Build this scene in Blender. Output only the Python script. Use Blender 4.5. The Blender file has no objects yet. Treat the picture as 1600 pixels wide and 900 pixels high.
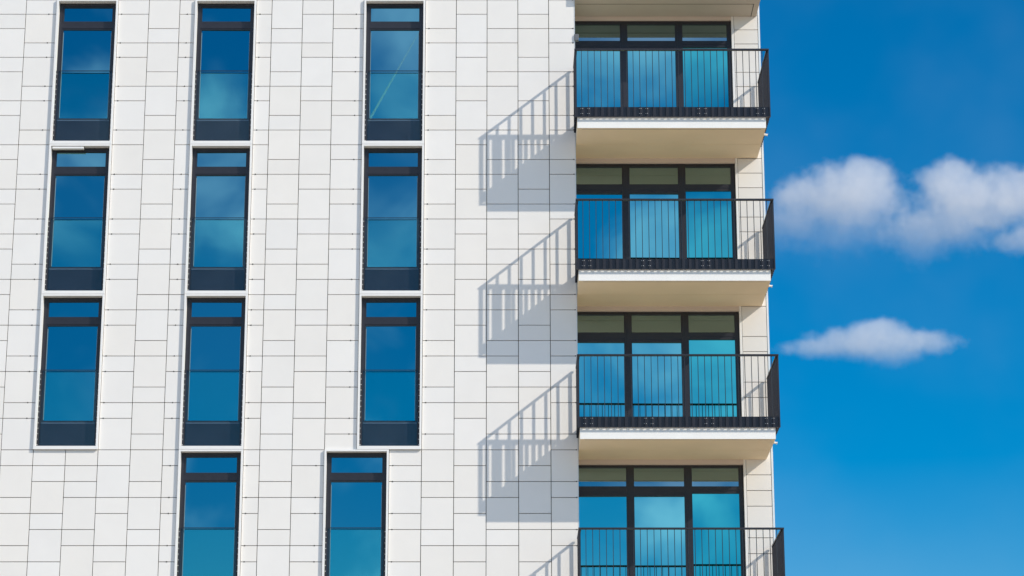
import bpy, bmesh, math, random
from mathutils import Vector, Matrix
R = math.radians
random.seed(7)
S = bpy.context.scene
COL = S.collection

# ------------------------------------------------------------------ camera
GZ = 20.828                       # height of the reference joint above the ground
cd = bpy.data.cameras.new('camera')
cam = bpy.data.objects.new('camera', cd); COL.objects.link(cam)
PITCH = 0.28756
cam.location = (0.3167, -46.176, -19.228 + GZ)
cam.rotation_euler = (math.pi / 2 + PITCH, 0, 0)
cd.sensor_width = 36.0
cd.lens = 3982.1 / 1600 * 36.0
cd.shift_x = (800 - 786.41) / 1600
cd.clip_start = 0.5; cd.clip_end = 60000
S.camera = cam

# ------------------------------------------------------------------ light
SUN_DIR = Vector((1.84, -1.0, 1.45)).normalized()        # towards the sun
sl = bpy.data.lights.new('sun', 'SUN'); sl.energy = 4.6; sl.angle = R(0.5); sl.color = (1.0, 0.91, 0.78)
so = bpy.data.objects.new('sun', sl); COL.objects.link(so)
so.rotation_euler = SUN_DIR.to_track_quat('Z', 'Y').to_euler()
S.view_settings.view_transform = 'Standard'; S.view_settings.look = 'None'
S.view_settings.gamma = 1.0; S.view_settings.use_curve_mapping = False
S.view_settings.exposure = -0.10
S.cycles.volume_bounces = 6
S.cycles.max_bounces = 10
S.cycles.use_denoising = True

W = bpy.data.worlds.new('World'); S.world = W; W.use_nodes = True
nt = W.node_tree; N = nt.nodes; L = nt.links
for n in list(N): N.remove(n)
def wn(t, **k):
    n = N.new(t)
    for a, b in k.items(): setattr(n, a, b)
    return n
sky = wn('ShaderNodeTexSky', sky_type='NISHITA', sun_disc=False)
sky.sun_elevation = math.asin(SUN_DIR.z); sky.sun_rotation = math.atan2(SUN_DIR.x, SUN_DIR.y)
sky.air_density = 1.0; sky.dust_density = 0.05; sky.ozone_density = 2.0
hsv = wn('ShaderNodeHueSaturation'); hsv.inputs['Saturation'].default_value = 1.72; hsv.inputs['Hue'].default_value = 0.5; hsv.inputs['Value'].default_value = 1.32
L.new(sky.outputs[0], hsv.inputs['Color'])
# thin clouds in the half of the sky that faces the building
tc = wn('ShaderNodeTexCoord')
n1 = wn('ShaderNodeTexNoise'); n1.inputs['Scale'].default_value = 17; n1.inputs['Detail'].default_value = 4; n1.inputs['Roughness'].default_value = 0.5
n1.inputs['Distortion'].default_value = 0.4
L.new(tc.outputs['Generated'], n1.inputs['Vector'])
mr = wn('ShaderNodeMapRange', interpolation_type='SMOOTHSTEP'); mr.inputs['From Min'].default_value = 0.44; mr.inputs['From Max'].default_value = 0.76
mr.inputs['To Max'].default_value = 0.42
L.new(n1.outputs['Fac'], mr.inputs['Value'])
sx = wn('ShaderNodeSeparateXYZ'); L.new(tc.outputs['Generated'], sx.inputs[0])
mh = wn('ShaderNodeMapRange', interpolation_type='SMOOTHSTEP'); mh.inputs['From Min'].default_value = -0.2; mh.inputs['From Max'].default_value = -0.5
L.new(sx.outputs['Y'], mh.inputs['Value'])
# unseen white cloud high over the street side, added to lighten the facade's shade
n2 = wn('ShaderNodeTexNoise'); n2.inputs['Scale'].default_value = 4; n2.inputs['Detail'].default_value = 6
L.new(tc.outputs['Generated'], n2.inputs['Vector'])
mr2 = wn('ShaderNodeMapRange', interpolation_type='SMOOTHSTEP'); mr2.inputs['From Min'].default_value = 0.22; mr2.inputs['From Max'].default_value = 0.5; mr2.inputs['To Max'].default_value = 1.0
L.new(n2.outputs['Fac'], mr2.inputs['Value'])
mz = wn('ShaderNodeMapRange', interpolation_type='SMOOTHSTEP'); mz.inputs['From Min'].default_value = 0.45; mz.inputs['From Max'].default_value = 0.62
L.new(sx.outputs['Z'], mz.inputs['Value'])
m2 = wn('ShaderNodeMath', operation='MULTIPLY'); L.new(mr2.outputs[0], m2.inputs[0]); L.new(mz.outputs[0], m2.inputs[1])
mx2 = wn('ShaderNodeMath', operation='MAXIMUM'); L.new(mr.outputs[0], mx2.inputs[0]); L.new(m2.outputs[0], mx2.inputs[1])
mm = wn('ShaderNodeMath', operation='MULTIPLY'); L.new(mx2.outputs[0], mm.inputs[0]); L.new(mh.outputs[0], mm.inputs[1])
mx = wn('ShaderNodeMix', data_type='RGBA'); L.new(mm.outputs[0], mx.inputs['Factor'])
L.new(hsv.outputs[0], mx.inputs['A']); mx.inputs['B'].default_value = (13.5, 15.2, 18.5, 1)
n3 = wn('ShaderNodeTexNoise'); n3.inputs['Scale'].default_value = 9; n3.inputs['Detail'].default_value = 4
L.new(tc.outputs['Generated'], n3.inputs['Vector'])
mr3 = wn('ShaderNodeMapRange', interpolation_type='SMOOTHSTEP'); mr3.inputs['From Min'].default_value = 0.42; mr3.inputs['From Max'].default_value = 0.75; mr3.inputs['To Max'].default_value = 0.07
L.new(n3.outputs['Fac'], mr3.inputs['Value'])
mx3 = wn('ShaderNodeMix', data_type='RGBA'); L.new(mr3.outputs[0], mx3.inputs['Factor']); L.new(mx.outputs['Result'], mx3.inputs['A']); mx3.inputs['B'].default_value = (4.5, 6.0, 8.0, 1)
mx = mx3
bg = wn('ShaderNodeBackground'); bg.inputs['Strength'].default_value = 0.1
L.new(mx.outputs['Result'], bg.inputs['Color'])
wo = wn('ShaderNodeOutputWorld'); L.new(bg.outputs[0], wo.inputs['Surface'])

# ------------------------------------------------------------------ materials
def mat(name, base, rough=0.6, metal=0.0, island=0.0, noise=0.0, nscale=3.0, bump=0.0, bscale=60.0, spec=0.5, streak=False):
    m = bpy.data.materials.new(name); m.use_nodes = True
    t = m.node_tree; b = t.nodes['Principled BSDF']
    b.inputs['Roughness'].default_value = rough; b.inputs['Metallic'].default_value = metal
    b.inputs['Specular IOR Level'].default_value = spec
    col = None
    if island or noise:
        base_n = t.nodes.new('ShaderNodeRGB'); base_n.outputs[0].default_value = (*base, 1)
        hs = t.nodes.new('ShaderNodeHueSaturation'); t.links.new(base_n.outputs[0], hs.inputs['Color'])
        acc = t.nodes.new('ShaderNodeMath'); acc.operation = 'ADD'; acc.inputs[0].default_value = 1.0; acc.inputs[1].default_value = 0.0
        last = acc
        if island:
            g = t.nodes.new('ShaderNodeNewGeometry')
            r = t.nodes.new('ShaderNodeMapRange'); r.inputs['To Min'].default_value = -island; r.inputs['To Max'].default_value = island * 0.5
            t.links.new(g.outputs['Random Per Island'], r.inputs['Value']); t.links.new(r.outputs[0], acc.inputs[1])
            w = t.nodes.new('ShaderNodeMath'); w.operation = 'MULTIPLY'; w.inputs[1].default_value = 7.31
            f = t.nodes.new('ShaderNodeMath'); f.operation = 'FRACT'
            t.links.new(g.outputs['Random Per Island'], w.inputs[0]); t.links.new(w.outputs[0], f.inputs[0])
            hr = t.nodes.new('ShaderNodeMapRange'); hr.inputs['To Min'].default_value = 0.8; hr.inputs['To Max'].default_value = 1.3
            t.links.new(f.outputs[0], hr.inputs['Value']); t.links.new(hr.outputs[0], hs.inputs['Saturation'])
        if noise:
            c = t.nodes.new('ShaderNodeTexCoord'); mp = t.nodes.new('ShaderNodeMapping')
            if streak: mp.inputs['Scale'].default_value = (3.0, 3.0, 0.35)
            nz = t.nodes.new('ShaderNodeTexNoise'); nz.inputs['Scale'].default_value = nscale; nz.inputs['Detail'].default_value = 6
            t.links.new(c.outputs['Object'], mp.inputs[0]); t.links.new(mp.outputs[0], nz.inputs['Vector'])
            r2 = t.nodes.new('ShaderNodeMapRange'); r2.inputs['From Min'].default_value = 0.25; r2.inputs['From Max'].default_value = 0.75
            r2.inputs['To Min'].default_value = -noise; r2.inputs['To Max'].default_value = noise
            t.links.new(nz.outputs['Fac'], r2.inputs['Value'])
            a2 = t.nodes.new('ShaderNodeMath'); a2.operation = 'ADD'
            t.links.new(acc.outputs[0], a2.inputs[0]); t.links.new(r2.outputs[0], a2.inputs[1]); last = a2
        t.links.new(last.outputs[0], hs.inputs['Value'])
        t.links.new(hs.outputs[0], b.inputs['Base Color'])
    else:
        b.inputs['Base Color'].default_value = (*base, 1)
    if bump:
        c = t.nodes.new('ShaderNodeTexCoord')
        nz = t.nodes.new('ShaderNodeTexNoise'); nz.inputs['Scale'].default_value = bscale; nz.inputs['Detail'].default_value = 3
        t.links.new(c.outputs['Object'], nz.inputs['Vector'])
        bp = t.nodes.new('ShaderNodeBump'); bp.inputs['Strength'].default_value = bump; bp.inputs['Distance'].default_value = 0.01
        t.links.new(nz.outputs['Fac'], bp.inputs['Height']); t.links.new(bp.outputs[0], b.inputs['Normal'])
    return m

def coated_glass(name, tint, base, refl):
    m = bpy.data.materials.new(name); m.use_nodes = True
    t = m.node_tree; t.nodes.clear()
    o = t.nodes.new('ShaderNodeOutputMaterial')
    d = t.nodes.new('ShaderNodeBsdfDiffuse'); d.inputs['Color'].default_value = (*base, 1)
    g = t.nodes.new('ShaderNodeBsdfGlossy'); g.inputs['Color'].default_value = (*tint, 1); g.inputs['Roughness'].default_value = 0.0
    x = t.nodes.new('ShaderNodeMixShader'); x.inputs[0].default_value = refl
    t.links.new(d.outputs[0], x.inputs[1]); t.links.new(g.outputs[0], x.inputs[2]); t.links.new(x.outputs[0], o.inputs['Surface'])
    return m

def clear_glass(name, tint, refl):
    m = bpy.data.materials.new(name); m.use_nodes = True
    t = m.node_tree; t.nodes.clear()
    o = t.nodes.new('ShaderNodeOutputMaterial')
    tr = t.nodes.new('ShaderNodeBsdfTransparent'); tr.inputs['Color'].default_value = (*tint, 1)
    g = t.nodes.new('ShaderNodeBsdfGlossy'); g.inputs['Roughness'].default_value = 0.0; g.inputs['Color'].default_value = (0.75, 1.0, 0.95, 1)
    x = t.nodes.new('ShaderNodeMixShader'); x.inputs[0].default_value = refl
    t.links.new(tr.outputs[0], x.inputs[1]); t.links.new(g.outputs[0], x.inputs[2]); t.links.new(x.outputs[0], o.inputs['Surface'])
    return m

M = {}
M['panel'] = mat('white fibre cement panel', (0.80, 0.778, 0.745), 0.7, island=0.022, noise=0.02, nscale=2.0, bump=0.05, bscale=120)
M['pier'] = mat('pale pier panel', (0.78, 0.755, 0.72), 0.7, island=0.03, noise=0.02, nscale=2.0, bump=0.05, bscale=120)
M['joint'] = mat('dark joint membrane', (0.075, 0.068, 0.058), 0.9)
M['rivet'] = mat('dark rivet', (0.06, 0.055, 0.05), 0.6)
M['trim'] = mat('white coated metal', (0.82, 0.81, 0.79), 0.45, noise=0.02, nscale=4)
M['reveal'] = mat('window reveal', (0.80, 0.78, 0.74), 0.5)
M['dark'] = mat('anthracite coated metal', (0.016, 0.016, 0.023), 0.42, noise=0.15, nscale=8)
M['spandrel'] = mat('dark spandrel glass', (0.014, 0.015, 0.024), 0.3, noise=0.2, nscale=5)
M['soffit'] = mat('beige painted concrete', (0.84, 0.69, 0.49), 0.8, noise=0.05, nscale=1.2, bump=0.1, bscale=40)
M['lintel'] = mat('pinkish beige lintel', (0.66, 0.57, 0.50), 0.7)
M['ceiling'] = mat('greyish concrete ceiling', (0.50, 0.44, 0.37), 0.8, noise=0.06, nscale=1.5, bump=0.1, bscale=40)
M['fascia'] = mat('white painted concrete edge', (0.84, 0.835, 0.81), 0.7, noise=0.03, nscale=3)
M['steel'] = mat('galvanised bolt', (0.80, 0.80, 0.78), 0.4, metal=0.1)
M['edge'] = mat('pale blue grey edge profile', (0.74, 0.80, 0.84), 0.35)
M['box'] = mat('grey plastic', (0.13, 0.135, 0.15), 0.5)
M['shell'] = mat('grey render', (0.55, 0.53, 0.5), 0.8, noise=0.05)
M['glass'] = coated_glass('blue coated window glass', (0.20, 0.47, 0.50), (0.0, 0.014, 0.026), 0.9)
M['glass_low'] = coated_glass('teal laminated window glass', (0.18, 0.58, 0.55), (0.0, 0.016, 0.028), 0.9)  # lighter look of the reflections behind the guard, put into the tint
M['door_glass'] = coated_glass('blue coated door glass', (0.26, 0.67, 0.62), (0.002, 0.014, 0.03), 0.9)
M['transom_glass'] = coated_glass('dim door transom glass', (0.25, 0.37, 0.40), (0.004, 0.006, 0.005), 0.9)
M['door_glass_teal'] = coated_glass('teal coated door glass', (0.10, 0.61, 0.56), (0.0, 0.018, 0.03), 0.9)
M['guard'] = clear_glass('clear guard glass', (0.96, 0.99, 0.99), 0.022)
M['ground'] = mat('warm stone paving', (0.44, 0.36, 0.27), 0.85, noise=0.12, nscale=0.4)
M['white'] = bpy.data.materials.new('condensed vapour'); M['white'].use_nodes = True
_t = M['white'].node_tree; _t.nodes.clear()
_o = _t.nodes.new('ShaderNodeOutputMaterial'); _v = _t.nodes.new('ShaderNodeVolumePrincipled')
_v.inputs['Color'].default_value = (1, 1, 1, 1); _v.inputs['Density'].default_value = 0.13; _t.links.new(_v.outputs[0], _o.inputs['Volume'])

# ------------------------------------------------------------------ mesh helpers
class MB:
    def __init__(s): s.bm = bmesh.new(); s.mi = 0
    def box(s, x0, x1, y0, y1, z0, z1, bev=0.0):
        v = [s.bm.verts.new(p) for p in ((x0,y0,z0),(x1,y0,z0),(x1,y1,z0),(x0,y1,z0),(x0,y0,z1),(x1,y0,z1),(x1,y1,z1),(x0,y1,z1))]
        fs = []
        for q in ((0,3,2,1),(4,5,6,7),(0,1,5,4),(1,2,6,5),(2,3,7,6),(3,0,4,7)):
            f = s.bm.faces.new([v[i] for i in q]); f.material_index = s.mi; fs.append(f)
        if bev:
            es = list({e for f in fs for e in f.edges})
            r = bmesh.ops.bevel(s.bm, geom=es, offset=bev, segments=1, affect='EDGES')
            for f in r['faces']: f.material_index = s.mi
        return s
    def rod(s, p, q, r, n=8, r2=None):
        p, q = Vector(p), Vector(q); d = (q - p); a = d.to_track_quat('Z', 'Y').to_matrix()
        r2 = r if r2 is None else r2
        A = [s.bm.verts.new(p + a @ Vector((r*math.cos(2*math.pi*i/n), r*math.sin(2*math.pi*i/n), 0))) for i in range(n)]
        B = [s.bm.verts.new(q + a @ Vector((r2*math.cos(2*math.pi*i/n), r2*math.sin(2*math.pi*i/n), 0))) for i in range(n)]
        for i in range(n):
            f = s.bm.faces.new((A[i], A[(i+1) % n], B[(i+1) % n], B[i])); f.material_index = s.mi
        f = s.bm.faces.new(A[::-1]); f.material_index = s.mi
        f = s.bm.faces.new(B); f.material_index = s.mi
        return s
    def build(s, name, mats, parent=None, loc=(0, 0, 0)):
        me = bpy.data.meshes.new(name); bmesh.ops.recalc_face_normals(s.bm, faces=s.bm.faces); s.bm.to_mesh(me); s.bm.free()
        for m in (mats if isinstance(mats, (list, tuple)) else [mats]): me.materials.append(m)
        o = bpy.data.objects.new(name, me); COL.objects.link(o); o.location = loc
        if parent: o.parent = parent
        return o
def tag(o, label, cat, group=None, kind=None):
    o['label'] = label; o['category'] = cat
    if group: o['group'] = group
    if kind: o['kind'] = kind
def copy_tree(o, parent):
    c = o.copy(); COL.objects.link(c); c.parent = parent
    for ch in list(o.children): copy_tree(ch, c)
    return c

# ------------------------------------------------------------------ ground (the only setting surface)
g = MB(); g.box(-9000, 9000, -12000, 9000, -0.4, 0)
gr = g.build('ground', M['ground']); gr['kind'] = 'structure'

# ------------------------------------------------------------------ building.  building-local z = 0 at the reference joint
B = bpy.data.objects.new('apartment_building', None); COL.objects.link(B)
B.location = (0, 0, GZ)
tag(B, 'white panelled apartment block with tall narrow windows and dark railed balconies', 'building')
TOP = 4.5; BOT = -GZ
EX, CX, E = 1.705, 5.40, 0.80       # facade edge, building corner, depth of the balcony recess

w = MB()
w.box(-14.4, 1.66, 0.165, 14, BOT, TOP)
w.box(1.66, 4.85, 1.06, 14, BOT, TOP)
w.box(4.85, 5.36, 0.84, 14, BOT, TOP)
w.build('wall', M['shell'], B)
w = MB(); w.box(-14.39, 1.64, 0.05, 0.16, BOT, BOT + 0.2)
# windows: (left x, top z)
WIN = [(-8.4, 0.3), (-8.4, -2.7), (-8.4, -5.7), (-5.7, 0.3), (-5.7, -2.7), (-5.7, -5.7), (-5.7, -8.7), (-2.4, 0.3), (-2.4, -2.7), (-2.4, -5.7), (-3.0, -8.7)]
def covered(x0, x1, z0, z1):
    """sub-intervals of a panel left free by the window boxes"""
    for (wx, wz) in WIN:
        if x0 < wx + 1.2 - 1e-4 and x1 > wx + 1e-4 and z0 < wz - 1e-4 and z1 > wz - 3.0 + 1e-4:
            return (wx, wz)
    return None
RES = {-24:1,-23:0,-22:2,-21:1,-20:0,-19:2,-18:1,-17:0,-16:2,-15:1,-14:2,-13:0,-12:1,-11:0,-10:1,-9:2,-8:1,-7:0,-6:1,-5:2,-4:1,-3:2,-2:0,-1:1,0:0,1:2,2:0}
p = MB()
J = 0.0060                                # half joint
def panel(mb, x0, x1, z0, z1, y0, y1):
    if x1 - x0 > 0.03 and z1 - z0 > 0.03:
        dy = random.uniform(-0.0012, 0.0012)
        mb.box(x0 + J, x1 - J, y0 + dy, y1, z0 + J, z1 - J, 0.0015)
for c in range(-24, 3):
    x0, x1 = 0.6 * c, min(0.6 * (c + 1), EX)
    rmin, rmax = -15, 69
    # each column is cut into spans free of windows (a window may take half of the column)
    for half in ((x0, x1),):
        z_top = TOP; res = RES[c]
        edges = []
        for r in range(rmin, rmax + 1):
            if r % 3 == res and not (c == -13 and r == 30): continue
            edges.append(-0.3 * r)
        # forced edges where windows begin or end
        wins = [(wx, wz) for (wx, wz) in WIN if x0 < wx + 1.2 - 1e-4 and x1 > wx + 1e-4]
        for wx, wz in wins:
            for z in (wz, wz - 3.0):
                if all(abs(z - e) > 0.01 for e in edges): edges.append(z)
        edges = sorted(set(round(e, 4) for e in edges), reverse=True)
        for a, b in zip(edges[:-1], edges[1:]):
            hit = [wx for (wx, wz) in wins if b < wz - 1e-3 and a > wz - 3.0 + 1e-3]
            if hit:
                wx = hit[0]
                if x0 < wx - 0.02: panel(p, x0, wx, b, a, 0, 0.03)
                if x1 > wx + 1.22: panel(p, wx + 1.2, x1, b, a, 0, 0.03)
            else:
                panel(p, x0, x1, b, a, 0, 0.03)
dots = p; dots.mi = 1
# dark rivets on the joints beside the windows
for (wx, wz) in WIN:
    for k in range(1, 10):
        z = wz - 0.3 * k
        for sx_, cc in ((wx - 0.15, math.floor((wx - 0.15) / 0.6)), (wx + 1.27, math.floor((wx + 1.27) / 0.6))):
            r = round(-z / 0.3)
            if r % 3 != RES[cc]:
                dots.box(sx_ - 0.011, sx_ + 0.011, -0.004, 0.0, z - 0.011, z + 0.011)
for k in range(-1, 40):
    if k % 3 != RES[2]: dots.box(EX - 0.045, EX - 0.025, -0.004, 0.0, -0.3*k - 0.010, -0.3*k + 0.010)
cl = p.build('cladding', [M['panel'], M['rivet']], B)
mem = MB(); mem.box(-14.38, 1.67, 0.14, 0.160, BOT + 0.25, TOP - 0.02)
mem.build('membrane', M['joint'], cl)
# return of the facade into the balcony recess, and slim edge profile
rt = MB(); rt.box(1.662, EX - 0.006, 0.034, 1.05, BOT, TOP); rt.build('return_panel', M['panel'], cl)
ed = MB(); ed.box(EX - 0.004, EX + 0.004, -0.004, 0.05, BOT, TOP)
ed.build('edge_profile', M['edge'], cl)

# pier at the right corner
pr = MB()
rows = [-14, -11, -9, -6, -4, -2, -1, 0, 1, 3, 4, 6, 7, 9, 10, 11, 13, 14, 16, 17, 19, 21, 22, 24, 25, 27, 28, 30, 31, 32, 34, 35, 37, 38, 40, 43, 46, 49, 52, 55, 58, 61, 64, 67]
for a, b in zip(rows[:-1], rows[1:]): panel(pr, 4.885, 5.362, -0.3 * b, -0.3 * a, E, E + 0.03)
pier = pr.build('pier', M['pier'], B)
t = MB(); t.box(4.838, 4.884, E - 0.004, 1.05, BOT, TOP); t.build('jamb_strip', M['trim'], pier)
t = MB(); t.box(5.364, CX, E - 0.006, E + 0.05, BOT, TOP); t.box(5.364, 5.374, E + 0.052, 13.9, BOT, TOP)
t.build('edge_profile', M['edge'], pier)
sd = MB()
for c in range(22):
    ys = E + 0.056 + 0.595 * c; k0 = (c * 2 + c // 3) % 3
    zs = [-0.3 * r for r in range(-14, 69) if r % 3 != k0]
    for za, zb in zip(zs[:-1], zs[1:]):
        sd.box(5.376, 5.397 + random.uniform(-0.001, 0.001), ys + J, ys + 0.595 - J, zb + J, za - J, 0.0015)
sd.build('side_cladding', M['panel'], pier)
t = MB(); t.box(4.886, 5.36, E + 0.031, E + 0.036, BOT + 0.01, TOP - 0.01); t.build('membrane', M['joint'], pier)

# ------------------------------------------------------------------ window (local: x 0..1.2, z 0..-3)
def make_window():
    m = MB()
    yf, yb = -0.042, 0.165
    e = 0.003
    m.box(e, 0.040, yf, yb, -3 + e, -e)
    m.box(1.16, 1.2 - e, yf, yb, -3 + e, -e)
    m.box(0.0405, 1.1595, yf, yb, -0.036, -e)
    m.box(0.0405, 1.1595, yf, yb, -3 + e, -2.935)
    win = m.build('window', M['trim'], B)
    # dark frame
    f = MB()
    y0, y1 = 0.092, 0.15
    f.box(0.041, 0.100, y0, y1, -2.934, -0.037); f.box(1.100, 1.159, y0, y1, -2.934, -0.037)
    f.box(0.1005, 1.0995, y0, y1, -0.092, -0.037)
    f.box(0.1005, 1.0995, y0, y1, -0.560, -0.440)
    f.box(0.1005, 1.0995, y0, y1, -2.934, -2.47)
    # sashes, slightly stepped
    def sash(za, zb):
        f.box(0.101, 0.128, y0 + 0.008, y1 - 0.002, zb, za); f.box(1.072, 1.099, y0 + 0.008, y1 - 0.002, zb, za)
        f.box(0.1285, 1.0715, y0 + 0.008, y1 - 0.002, za - 0.024, za); f.box(0.1285, 1.0715, y0 + 0.008, y1 - 0.002, zb, zb + 0.028)
    sash(-0.0925, -0.4395); sash(-0.5605, -2.455)
    f.build('frame', M['dark'], win)
    b = MB(); b.box(0.10, 1.10, 0.086, 0.0915, -2.478, -2.462); b.build('sill_strip', M['edge_dark'], win)
    q = MB(); q.box(-0.4715, 0.4715, -0.004, 0.004, -0.145, 0.145); q.build('transom_pane', M['glass'], win, (0.6, 0.135, -0.264))
    q = MB(); q.box(-0.4715, 0.4715, -0.004, 0.004, -0.447, 0.447); q.build('pane', M['glass'], win, (0.6, 0.135, -1.032))
    q = MB(); q.box(-0.4715, 0.4715, -0.004, 0.004, -0.467, 0.467); q.build('pane', M['glass_low'], win, (0.6, 0.135, -1.948))  # lower part of the same pane, split where the guard's reflection begins
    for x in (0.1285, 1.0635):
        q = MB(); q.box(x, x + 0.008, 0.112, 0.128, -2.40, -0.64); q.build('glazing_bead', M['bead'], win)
    q = MB(); q.box(0.101, 1.099, 0.085, 0.0915, -2.930, -2.482); q.build('spandrel', M['spandrel'], win)
    gd = MB(); gd.box(0.085, 1.115, 0.066, 0.078, -2.930, -1.462); gd.build('guard_glass', M['guard'], win)
    for xa, xb, x in ((0.0415, 0.082, 0.056), (1.118, 1.1585, 1.144)):
        c = MB(); c.box(xa, xb, 0.050, 0.083, -2.932, -1.46)
        c.mi = 1
        for k in range(14):
            z = -1.53 - k * 0.105
            c.rod((x, 0.050, z), (x, 0.041, z), 0.008, 6)
        c.build('guard_bracket', [M['dark'], M['steel']], win)
    cap = MB(); cap.box(0.085, 1.115, 0.064, 0.080, -1.4615, -1.450); cap.build('guard_cap', M['spandrel'], win)
    return win
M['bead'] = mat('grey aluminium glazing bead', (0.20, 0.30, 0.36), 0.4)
M['edge_dark'] = mat('blue grey sill bead', (0.10, 0.14, 0.20), 0.35)
proto = make_window()
for i, (wx, wz) in enumerate(WIN):
    o = proto if i == 0 else copy_tree(proto, B)
    o.location = (wx, 0, wz)
    for ch in o.children:
        if ch.name.split('.')[0] in ('pane', 'transom_pane', 'guard_glass') and i != 7:
            a = 0.35 if 'guard' not in ch.name else 0.2
            ch.rotation_euler = (R(random.uniform(-a, a)), 0, R(random.uniform(-a * 1.6, a * 1.6)))
            if 'guard' in ch.name: ch.rotation_euler = (0, 0, 0)
        elif i == 7: ch.rotation_euler = (0, 0, 0)
    if i == 1:
        v = MB(); v.box(0.060, 0.66, -0.034, 0.06, -0.090, -0.048, 0.004)
        v.build('vent_strip', M['trim'], o); o['label'] = 'tall narrow window with a white strip hanging under its head'
    if i == 10: o['label'] = 'tall narrow window set one panel out of line with the ones above'

# ------------------------------------------------------------------ balcony doors (local z = 0 at reference joint of its storey)
def make_door():
    f = MB(); y0, y1 = 0.872, 0.935
    X = [(1.70, 1.715), (2.632, 2.778), (3.724, 3.868), (4.750, 4.834)]
    f.box(1.712, 4.836, y0, y1, 0.155, 0.215)
    f.box(1.712, 4.836, y0, y1, -2.4, -2.25)
    for a, b in X[1:3]:
        f.box(a, b, y0 - 0.012, y1, -2.249, 0.154)
        f.box(a + 0.045, b - 0.045, y0 - 0.020, y0 - 0.0125, -2.249, 0.154)
    f.box(4.752, 4.836, y0 - 0.006, y1, -2.249, 0.154)
    f.box(1.712, 1.722, y0, y1, -2.249, 0.154)
    for (a, b), top in (((1.7225, 2.6315), -0.395), ((2.7785, 3.7235), -0.395), ((3.8685, 4.7515), -0.342)):
        f.box(a, b, y0, y1, top, -0.205)
        f.box(a, b, y0 - 0.008, y0 - 0.0005, top + 0.06, -0.215)
    d = f.build('balcony_door', M['dark'], B)
    for (a, b), top, mt in (((1.7225, 2.6315), -0.395, 'door_glass'), ((2.7785, 3.7235), -0.395, 'door_glass'), ((3.8685, 4.7515), -0.342, 'door_glass_teal')):
        cx = (a + b) / 2; h = (b - a) / 2
        q = MB(); q.box(-h, h, -0.004, 0.004, -0.18, 0.18); q.build('transom_pane', M['transom_glass'], d, (cx, 0.915, -0.025))
        zc = (top - 2.249) / 2; hz = (top + 2.249) / 2
        q = MB(); q.box(-h, h, -0.004, 0.004, -hz, hz); q.build('pane', M[mt], d, (cx, 0.915 if mt == 'door_glass' else 0.905, zc))
    return d
dproto = make_door()
for k in range(4):
    o = dproto if k == 0 else copy_tree(dproto, B)
    o.location = (0, 0, -3.0 * k)
    for ch in o.children:
        if ch.name.startswith('pane'):
            ch.rotation_euler = (R(random.uniform(-0.25, 0.25)), 0, R(random.uniform(-0.6, 0.6)))

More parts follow.
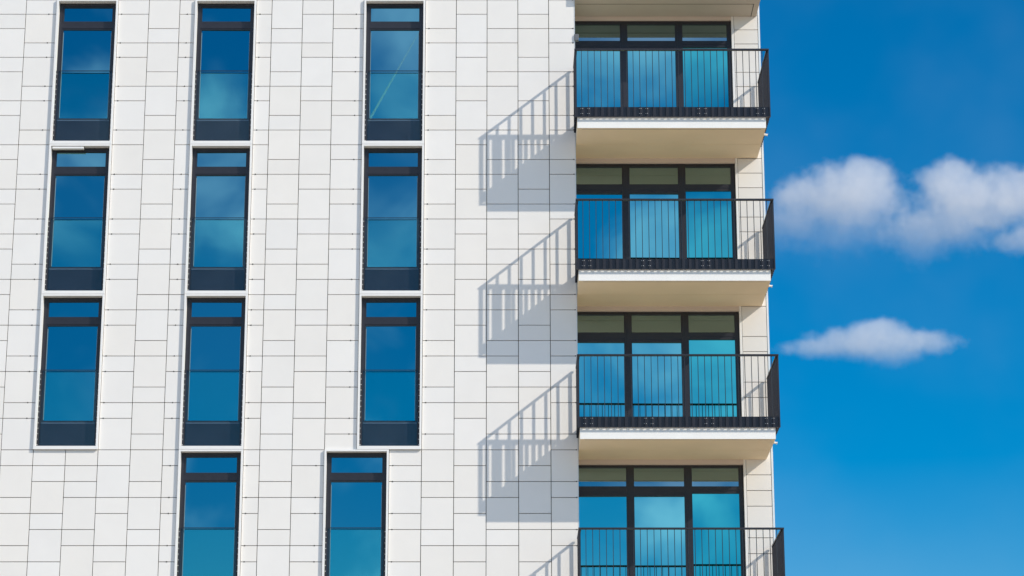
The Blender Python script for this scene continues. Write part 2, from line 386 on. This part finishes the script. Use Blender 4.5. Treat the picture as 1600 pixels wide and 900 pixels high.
# ------------------------------------------------------------------ balconies (local z = 0 at the reference joint of its storey)
RX0, RX1, RY = 1.672, 5.362, -0.972      # railing: outer faces left, right; line of the front bars
def make_balcony():
    m = MB()
    m.mi = 0; m.box(1.716, 5.272, -0.917, 0.794, -2.695, -2.33)       # slab
    m.mi = 1; m.box(1.714, 5.274, -0.935, -0.9175, -2.699, -2.345)     # white front edge
    m.mi = 0; m.box(1.716, 4.836, 0.7945, 1.055, -2.695, -2.33)
    b = m.build('balcony', [M['soffit'], M['fascia']], B)
    sm = MB(); sm.box(1.73, 5.26, -0.004, 0.004, -2.698, -2.6955); sm.build('seam_strip', M['soffit'], b)
    lin = MB(); lin.box(1.716, 4.836, 0.80, 1.055, -2.786, -2.6955); lin.build('lintel', M['lintel'], b)
    dr = MB(); dr.box(1.80, 5.19, -0.86, -0.845, -2.700, -2.6955); dr.build('drip_edge', M['ceiling'], b)
    zt, zb = -1.118, -2.480
    tr = MB()
    tr.box(RX0 - 0.004, RX1 + 0.004, RY - 0.030, RY + 0.026, zt - 0.032, zt, 0.003)
    tr.box(RX0 - 0.004, RX0 + 0.046, RY + 0.027, -0.045, zt - 0.032, zt, 0.003)
    tr.box(RX1 - 0.046, RX1 + 0.004, RY + 0.027, E - 0.045, zt - 0.032, zt, 0.003)
    tr.build('top_rail', M['dark'], b)
    n = 30; stp = (RX1 - RX0 - 0.012) / n
    fb = MB()
    for i in range(n + 1):
        x = RX0 + 0.006 + stp * i
        hw = 0.0048 if 0 < i < n else 0.010
        x = max(RX0 + 0.010, min(RX1 - 0.010, x))
        fb.box(x - hw, x + hw, RY - 0.019, RY + 0.019, -2.4855, zt - 0.033)
    fb.build('baluster_panel', M['dark'], b)
    for xc, yend in ((RX0 + 0.020, -0.07), (RX1 - 0.020, E - 0.065)):
        sb = MB(); y = yend; first = True
        while y > RY + 0.06:
            hw = 0.010 if first else 0.0065
            sb.box(xc - 0.019, xc + 0.019, y - hw, y + hw, zb, zt - 0.033); first = False
            y -= 0.1235
        sb.build('baluster_panel', M['dark'], b)
    bp = MB()
    bp.box(RX0 + 0.002, RX1 - 0.002, RY + 0.0195, RY + 0.030, -2.486, -2.285)
    bp.mi = 1
    for i in range(1, n):
        x = RX0 + 0.006 + stp * i
        if i % 9 in (1, 2):
            for z in (-2.318, -2.418):
                for dx in (-0.016, 0.016): bp.rod((x + dx, RY + 0.0194, z), (x + dx, RY + 0.010, z), 0.006, 6)
    bp.build('base_plate', [M['dark'], M['steel']], b)
    fr = MB(); fr.box(RX0 + 0.002, RX1 - 0.002, RY - 0.021, RY + 0.004, -2.494, -2.486); fr.build('bottom_rail', M['dark'], b)
    bp = MB(); bp.box(RX0 + 0.0395, RX0 + 0.0425, RY + 0.031, -0.004, -2.480, -2.285); bp.build('base_plate', M['dark'], b)
    bp = MB(); bp.box(RX1 - 0.048, RX1 - 0.0395, RY + 0.031, E - 0.006, -2.480, -2.285); bp.build('base_plate', M['dark'], b)
    for i in range(1, n):                                             # standoffs to the slab edge
        if i % 9 == 1:
            x = RX0 + 0.006 + stp * i
            bp = MB(); bp.box(x - 0.02, x + 0.02 + stp, RY + 0.0305, -0.9355, -2.44, -2.36); bp.build('bracket', M['dark'], b)
    sp = MB(); sp.rod((5.272, -0.45, -2.65), (5.345, -0.45, -2.665), 0.02, 10); sp.rod((5.345, -0.45, -2.665), (5.352, -0.45, -2.667), 0.026, 10)
    sp.build('drain_spout', M['steel'], b)
    return b
bproto = make_balcony()
for k in range(4):
    o = bproto if k == 0 else copy_tree(bproto, B)
    o.location = (0, 0, (0, -3.006, -6.012, -9.24)[k])
# flush slab over the topmost balcony doors
m = MB()
m.box(EX + 0.004, 5.336, -0.09, 0.794, 0.283, 0.62)
cs = m.build('ceiling_slab', M['ceiling'], B)
l = MB(); l.box(1.716, 4.836, 0.80, 1.055, 0.216, 0.62); l.build('lintel', M['lintel'], cs)
l = MB()
l.box(1.75, 5.235, 0.158, 0.170, 0.279, 0.2825); l.box(5.223, 5.235, 0.1705, 0.79, 0.279, 0.2825)
l.build('drip_edge', M['joint'], cs)
up = MB(); up.box(EX + 0.006, 5.355, 0.01, 13.8, 0.6205, TOP); up.build('upper_wall', M['panel'], B)
rf = MB(); rf.box(-14.5, 5.45, -0.06, 14.1, TOP + 0.003, TOP + 0.3); rf.build('roof', M['trim'], B)

# small grey box on the wall edge
jb = MB(); jb.box(1.700, 1.782, -0.03, 0.05, -0.555, -0.425, 0.006)
j = jb.build('junction_box', M['box']); j.location = (0.0, 0, GZ); 
tag(j, 'small grey box fixed to the wall edge beside the topmost balcony doors', 'junction box')

# ------------------------------------------------------------------ clouds: real volumes of droplets far behind the building
F_, TH, D_, CX_, CZ_, X0_, Y0_ = 3982.1, PITCH, 46.176, 0.3167, -19.228 + GZ, 786.41, 450.0
def at(px, py, Y):
    c, s = math.cos(TH), math.sin(TH); u = (px - X0_) / F_; v = (Y0_ - py) / F_
    dy = c - v * s; dz = s + v * c; t = (Y + D_) / dy
    return Vector((CX_ + u * t, Y, CZ_ + dz * t))
CY = 2400.0; PXM = 0.62                 # distance, metres per photo pixel there

def cloud(name, label, lobes, dens, seed, nscale, amp, group, zr=(60, 30)):
    cen = at(lobes[0][0], lobes[0][1], CY)
    m = bpy.data.materials.new(name); m.use_nodes = True
    t = m.node_tree; t.nodes.clear()
    o = t.nodes.new('ShaderNodeOutputMaterial'); v = t.nodes.new('ShaderNodeVolumePrincipled')
    v.inputs['Color'].default_value = (0.985, 0.985, 1.0, 1); v.inputs['Anisotropy'].default_value = 0.0
    t.links.new(v.outputs[0], o.inputs['Volume'])
    tc = t.nodes.new('ShaderNodeTexCoord')
    # wispy distortion of the position
    nz = t.nodes.new('ShaderNodeTexNoise'); nz.inputs['Scale'].default_value = 1 / nscale; nz.inputs['Detail'].default_value = 7; nz.inputs['Roughness'].default_value = 0.62
    off = t.nodes.new('ShaderNodeVectorMath'); off.operation = 'ADD'; off.inputs[1].default_value = (seed * 311.0, seed * 97.0, 0)
    t.links.new(tc.outputs['Object'], off.inputs[0]); t.links.new(off.outputs[0], nz.inputs['Vector'])
    acc = None
    hull = bmesh.new()
    for (px, py, rx, rz, ry, pk) in lobes:
        c = at(px, py, CY) - cen
        rr = Vector((rx * PXM, ry * PXM, rz * PXM))
        sb = t.nodes.new('ShaderNodeVectorMath'); sb.operation = 'SUBTRACT'; sb.inputs[1].default_value = c
        dv = t.nodes.new('ShaderNodeVectorMath'); dv.operation = 'DIVIDE'; dv.inputs[1].default_value = rr
        ln = t.nodes.new('ShaderNodeVectorMath'); ln.operation = 'LENGTH'
        t.links.new(tc.outputs['Object'], sb.inputs[0]); t.links.new(sb.outputs[0], dv.inputs[0]); t.links.new(dv.outputs[0], ln.inputs[0])
        iv = t.nodes.new('ShaderNodeMath'); iv.operation = 'MULTIPLY_ADD'; iv.inputs[1].default_value = -pk; iv.inputs[2].default_value = pk
        t.links.new(ln.outputs['Value'], iv.inputs[0])
        if acc is None: acc = iv
        else:
            mxn = t.nodes.new('ShaderNodeMath'); mxn.operation = 'SMOOTH_MAX'; mxn.inputs[2].default_value = 0.15
            t.links.new(acc.outputs[0], mxn.inputs[0]); t.links.new(iv.outputs[0], mxn.inputs[1]); acc = mxn
        for i in range(9):
            for k in range(16):
                th, ph = math.pi * i / 8, 2 * math.pi * k / 16
                u = Vector((math.sin(th) * math.cos(ph) * rr.x, math.sin(th) * math.sin(ph) * rr.y, math.cos(th) * rr.z))
                hull.verts.new(u * 1.12 + c)
    r = bmesh.ops.convex_hull(hull, input=hull.verts, use_existing_faces=False)
    bmesh.ops.delete(hull, geom=[v for v in hull.verts if not v.link_faces], context='VERTS')
    a1 = t.nodes.new('ShaderNodeMath'); a1.operation = 'SUBTRACT'; a1.inputs[1].default_value = 0.5; t.links.new(nz.outputs['Fac'], a1.inputs[0])
    a2 = t.nodes.new('ShaderNodeMath'); a2.operation = 'MULTIPLY_ADD'; a2.inputs[1].default_value = amp
    t.links.new(a1.outputs[0], a2.inputs[0]); t.links.new(acc.outputs[0], a2.inputs[2])
    mr = t.nodes.new('ShaderNodeMapRange'); mr.interpolation_type = 'SMOOTHSTEP'
    mr.inputs['From Min'].default_value = 0.0; mr.inputs['From Max'].default_value = 0.5; mr.inputs['To Max'].default_value = dens
    t.links.new(a2.outputs[0], mr.inputs['Value'])
    sz = t.nodes.new('ShaderNodeSeparateXYZ'); t.links.new(tc.outputs['Object'], sz.inputs[0])
    gz = t.nodes.new('ShaderNodeMapRange'); gz.interpolation_type = 'SMOOTHSTEP'
    gz.inputs['From Min'].default_value = -zr[0] * PXM; gz.inputs['From Max'].default_value = zr[1] * PXM; gz.inputs['To Min'].default_value = 0.12
    t.links.new(sz.outputs['Z'], gz.inputs['Value'])
    mu = t.nodes.new('ShaderNodeMath'); mu.operation = 'MULTIPLY'
    t.links.new(mr.outputs[0], mu.inputs[0]); t.links.new(gz.outputs[0], mu.inputs[1]); t.links.new(mu.outputs[0], v.inputs['Density'])
    me = bpy.data.meshes.new(name); bmesh.ops.recalc_face_normals(hull, faces=hull.faces); hull.to_mesh(me); hull.free(); me.materials.append(m)
    ob = bpy.data.objects.new('cloud', me); COL.objects.link(ob); ob.location = cen
    tag(ob, label, 'cloud', group)
    return ob
GRP = 'white clouds in the blue sky'
cloud('cloud', 'soft puffy white cloud touching the second balcony from the top, left of the bigger one',
      [(1325, 308, 110, 64, 70, 1.0), (1350, 283, 60, 45, 55, 1.2), (1270, 312, 85, 50, 60, 0.95), (1240, 350, 85, 58, 60, 0.8), (1390, 325, 36, 40, 50, 0.65), (1310, 360, 125, 56, 60, 0.7)], 0.0185, 1, 22, 1.4, GRP, (90, 30))
cloud('cloud', 'largest white cloud, with a lobe hanging down at its left, running off the right edge',
      [(1508, 310, 98, 58, 70, 1.0), (1484, 284, 62, 43, 55, 1.2), (1590, 298, 125, 44, 60, 1.0), (1438, 368, 74, 58, 55, 0.9), (1495, 352, 85, 54, 60, 0.85), (1555, 330, 95, 48, 60, 0.85), (1690, 300, 70, 42, 55, 0.9)], 0.0185, 2, 22, 1.4, GRP, (120, 20))
cloud('cloud', 'small white cloud scrap at the right edge just below the largest cloud',
      [(1605, 377, 70, 30, 40, 0.95), (1665, 374, 70, 36, 45, 0.9)], 0.015, 3, 17, 1.4, GRP, (40, 14))
cloud('cloud', 'lone flat lens shaped white cloud, lowest of the clouds',
      [(1362, 537, 125, 33, 55, 1.0), (1372, 522, 60, 29, 45, 1.2), (1428, 536, 88, 22, 45, 0.85), (1285, 544, 85, 18, 40, 0.85), (1395, 555, 58, 28, 40, 0.8)], 0.018, 4, 17, 1.2, GRP, (40, 10))

# vapour trail high in the sky in front of the building (seen mirrored in one pane)
a = at(570, 200, 6000); b = at(656, 48, 6000)
a.y = b.y = 2 * 0.131 - 6000
ct = MB(); ct.rod((0, 0, 0), b - a, 3.6, 10, 1.6)
c = ct.build('contrail', M['white']); c.location = a
tag(c, 'thin straight white vapour trail mirrored in the pane of the topmost window nearest the balconies', 'contrail')
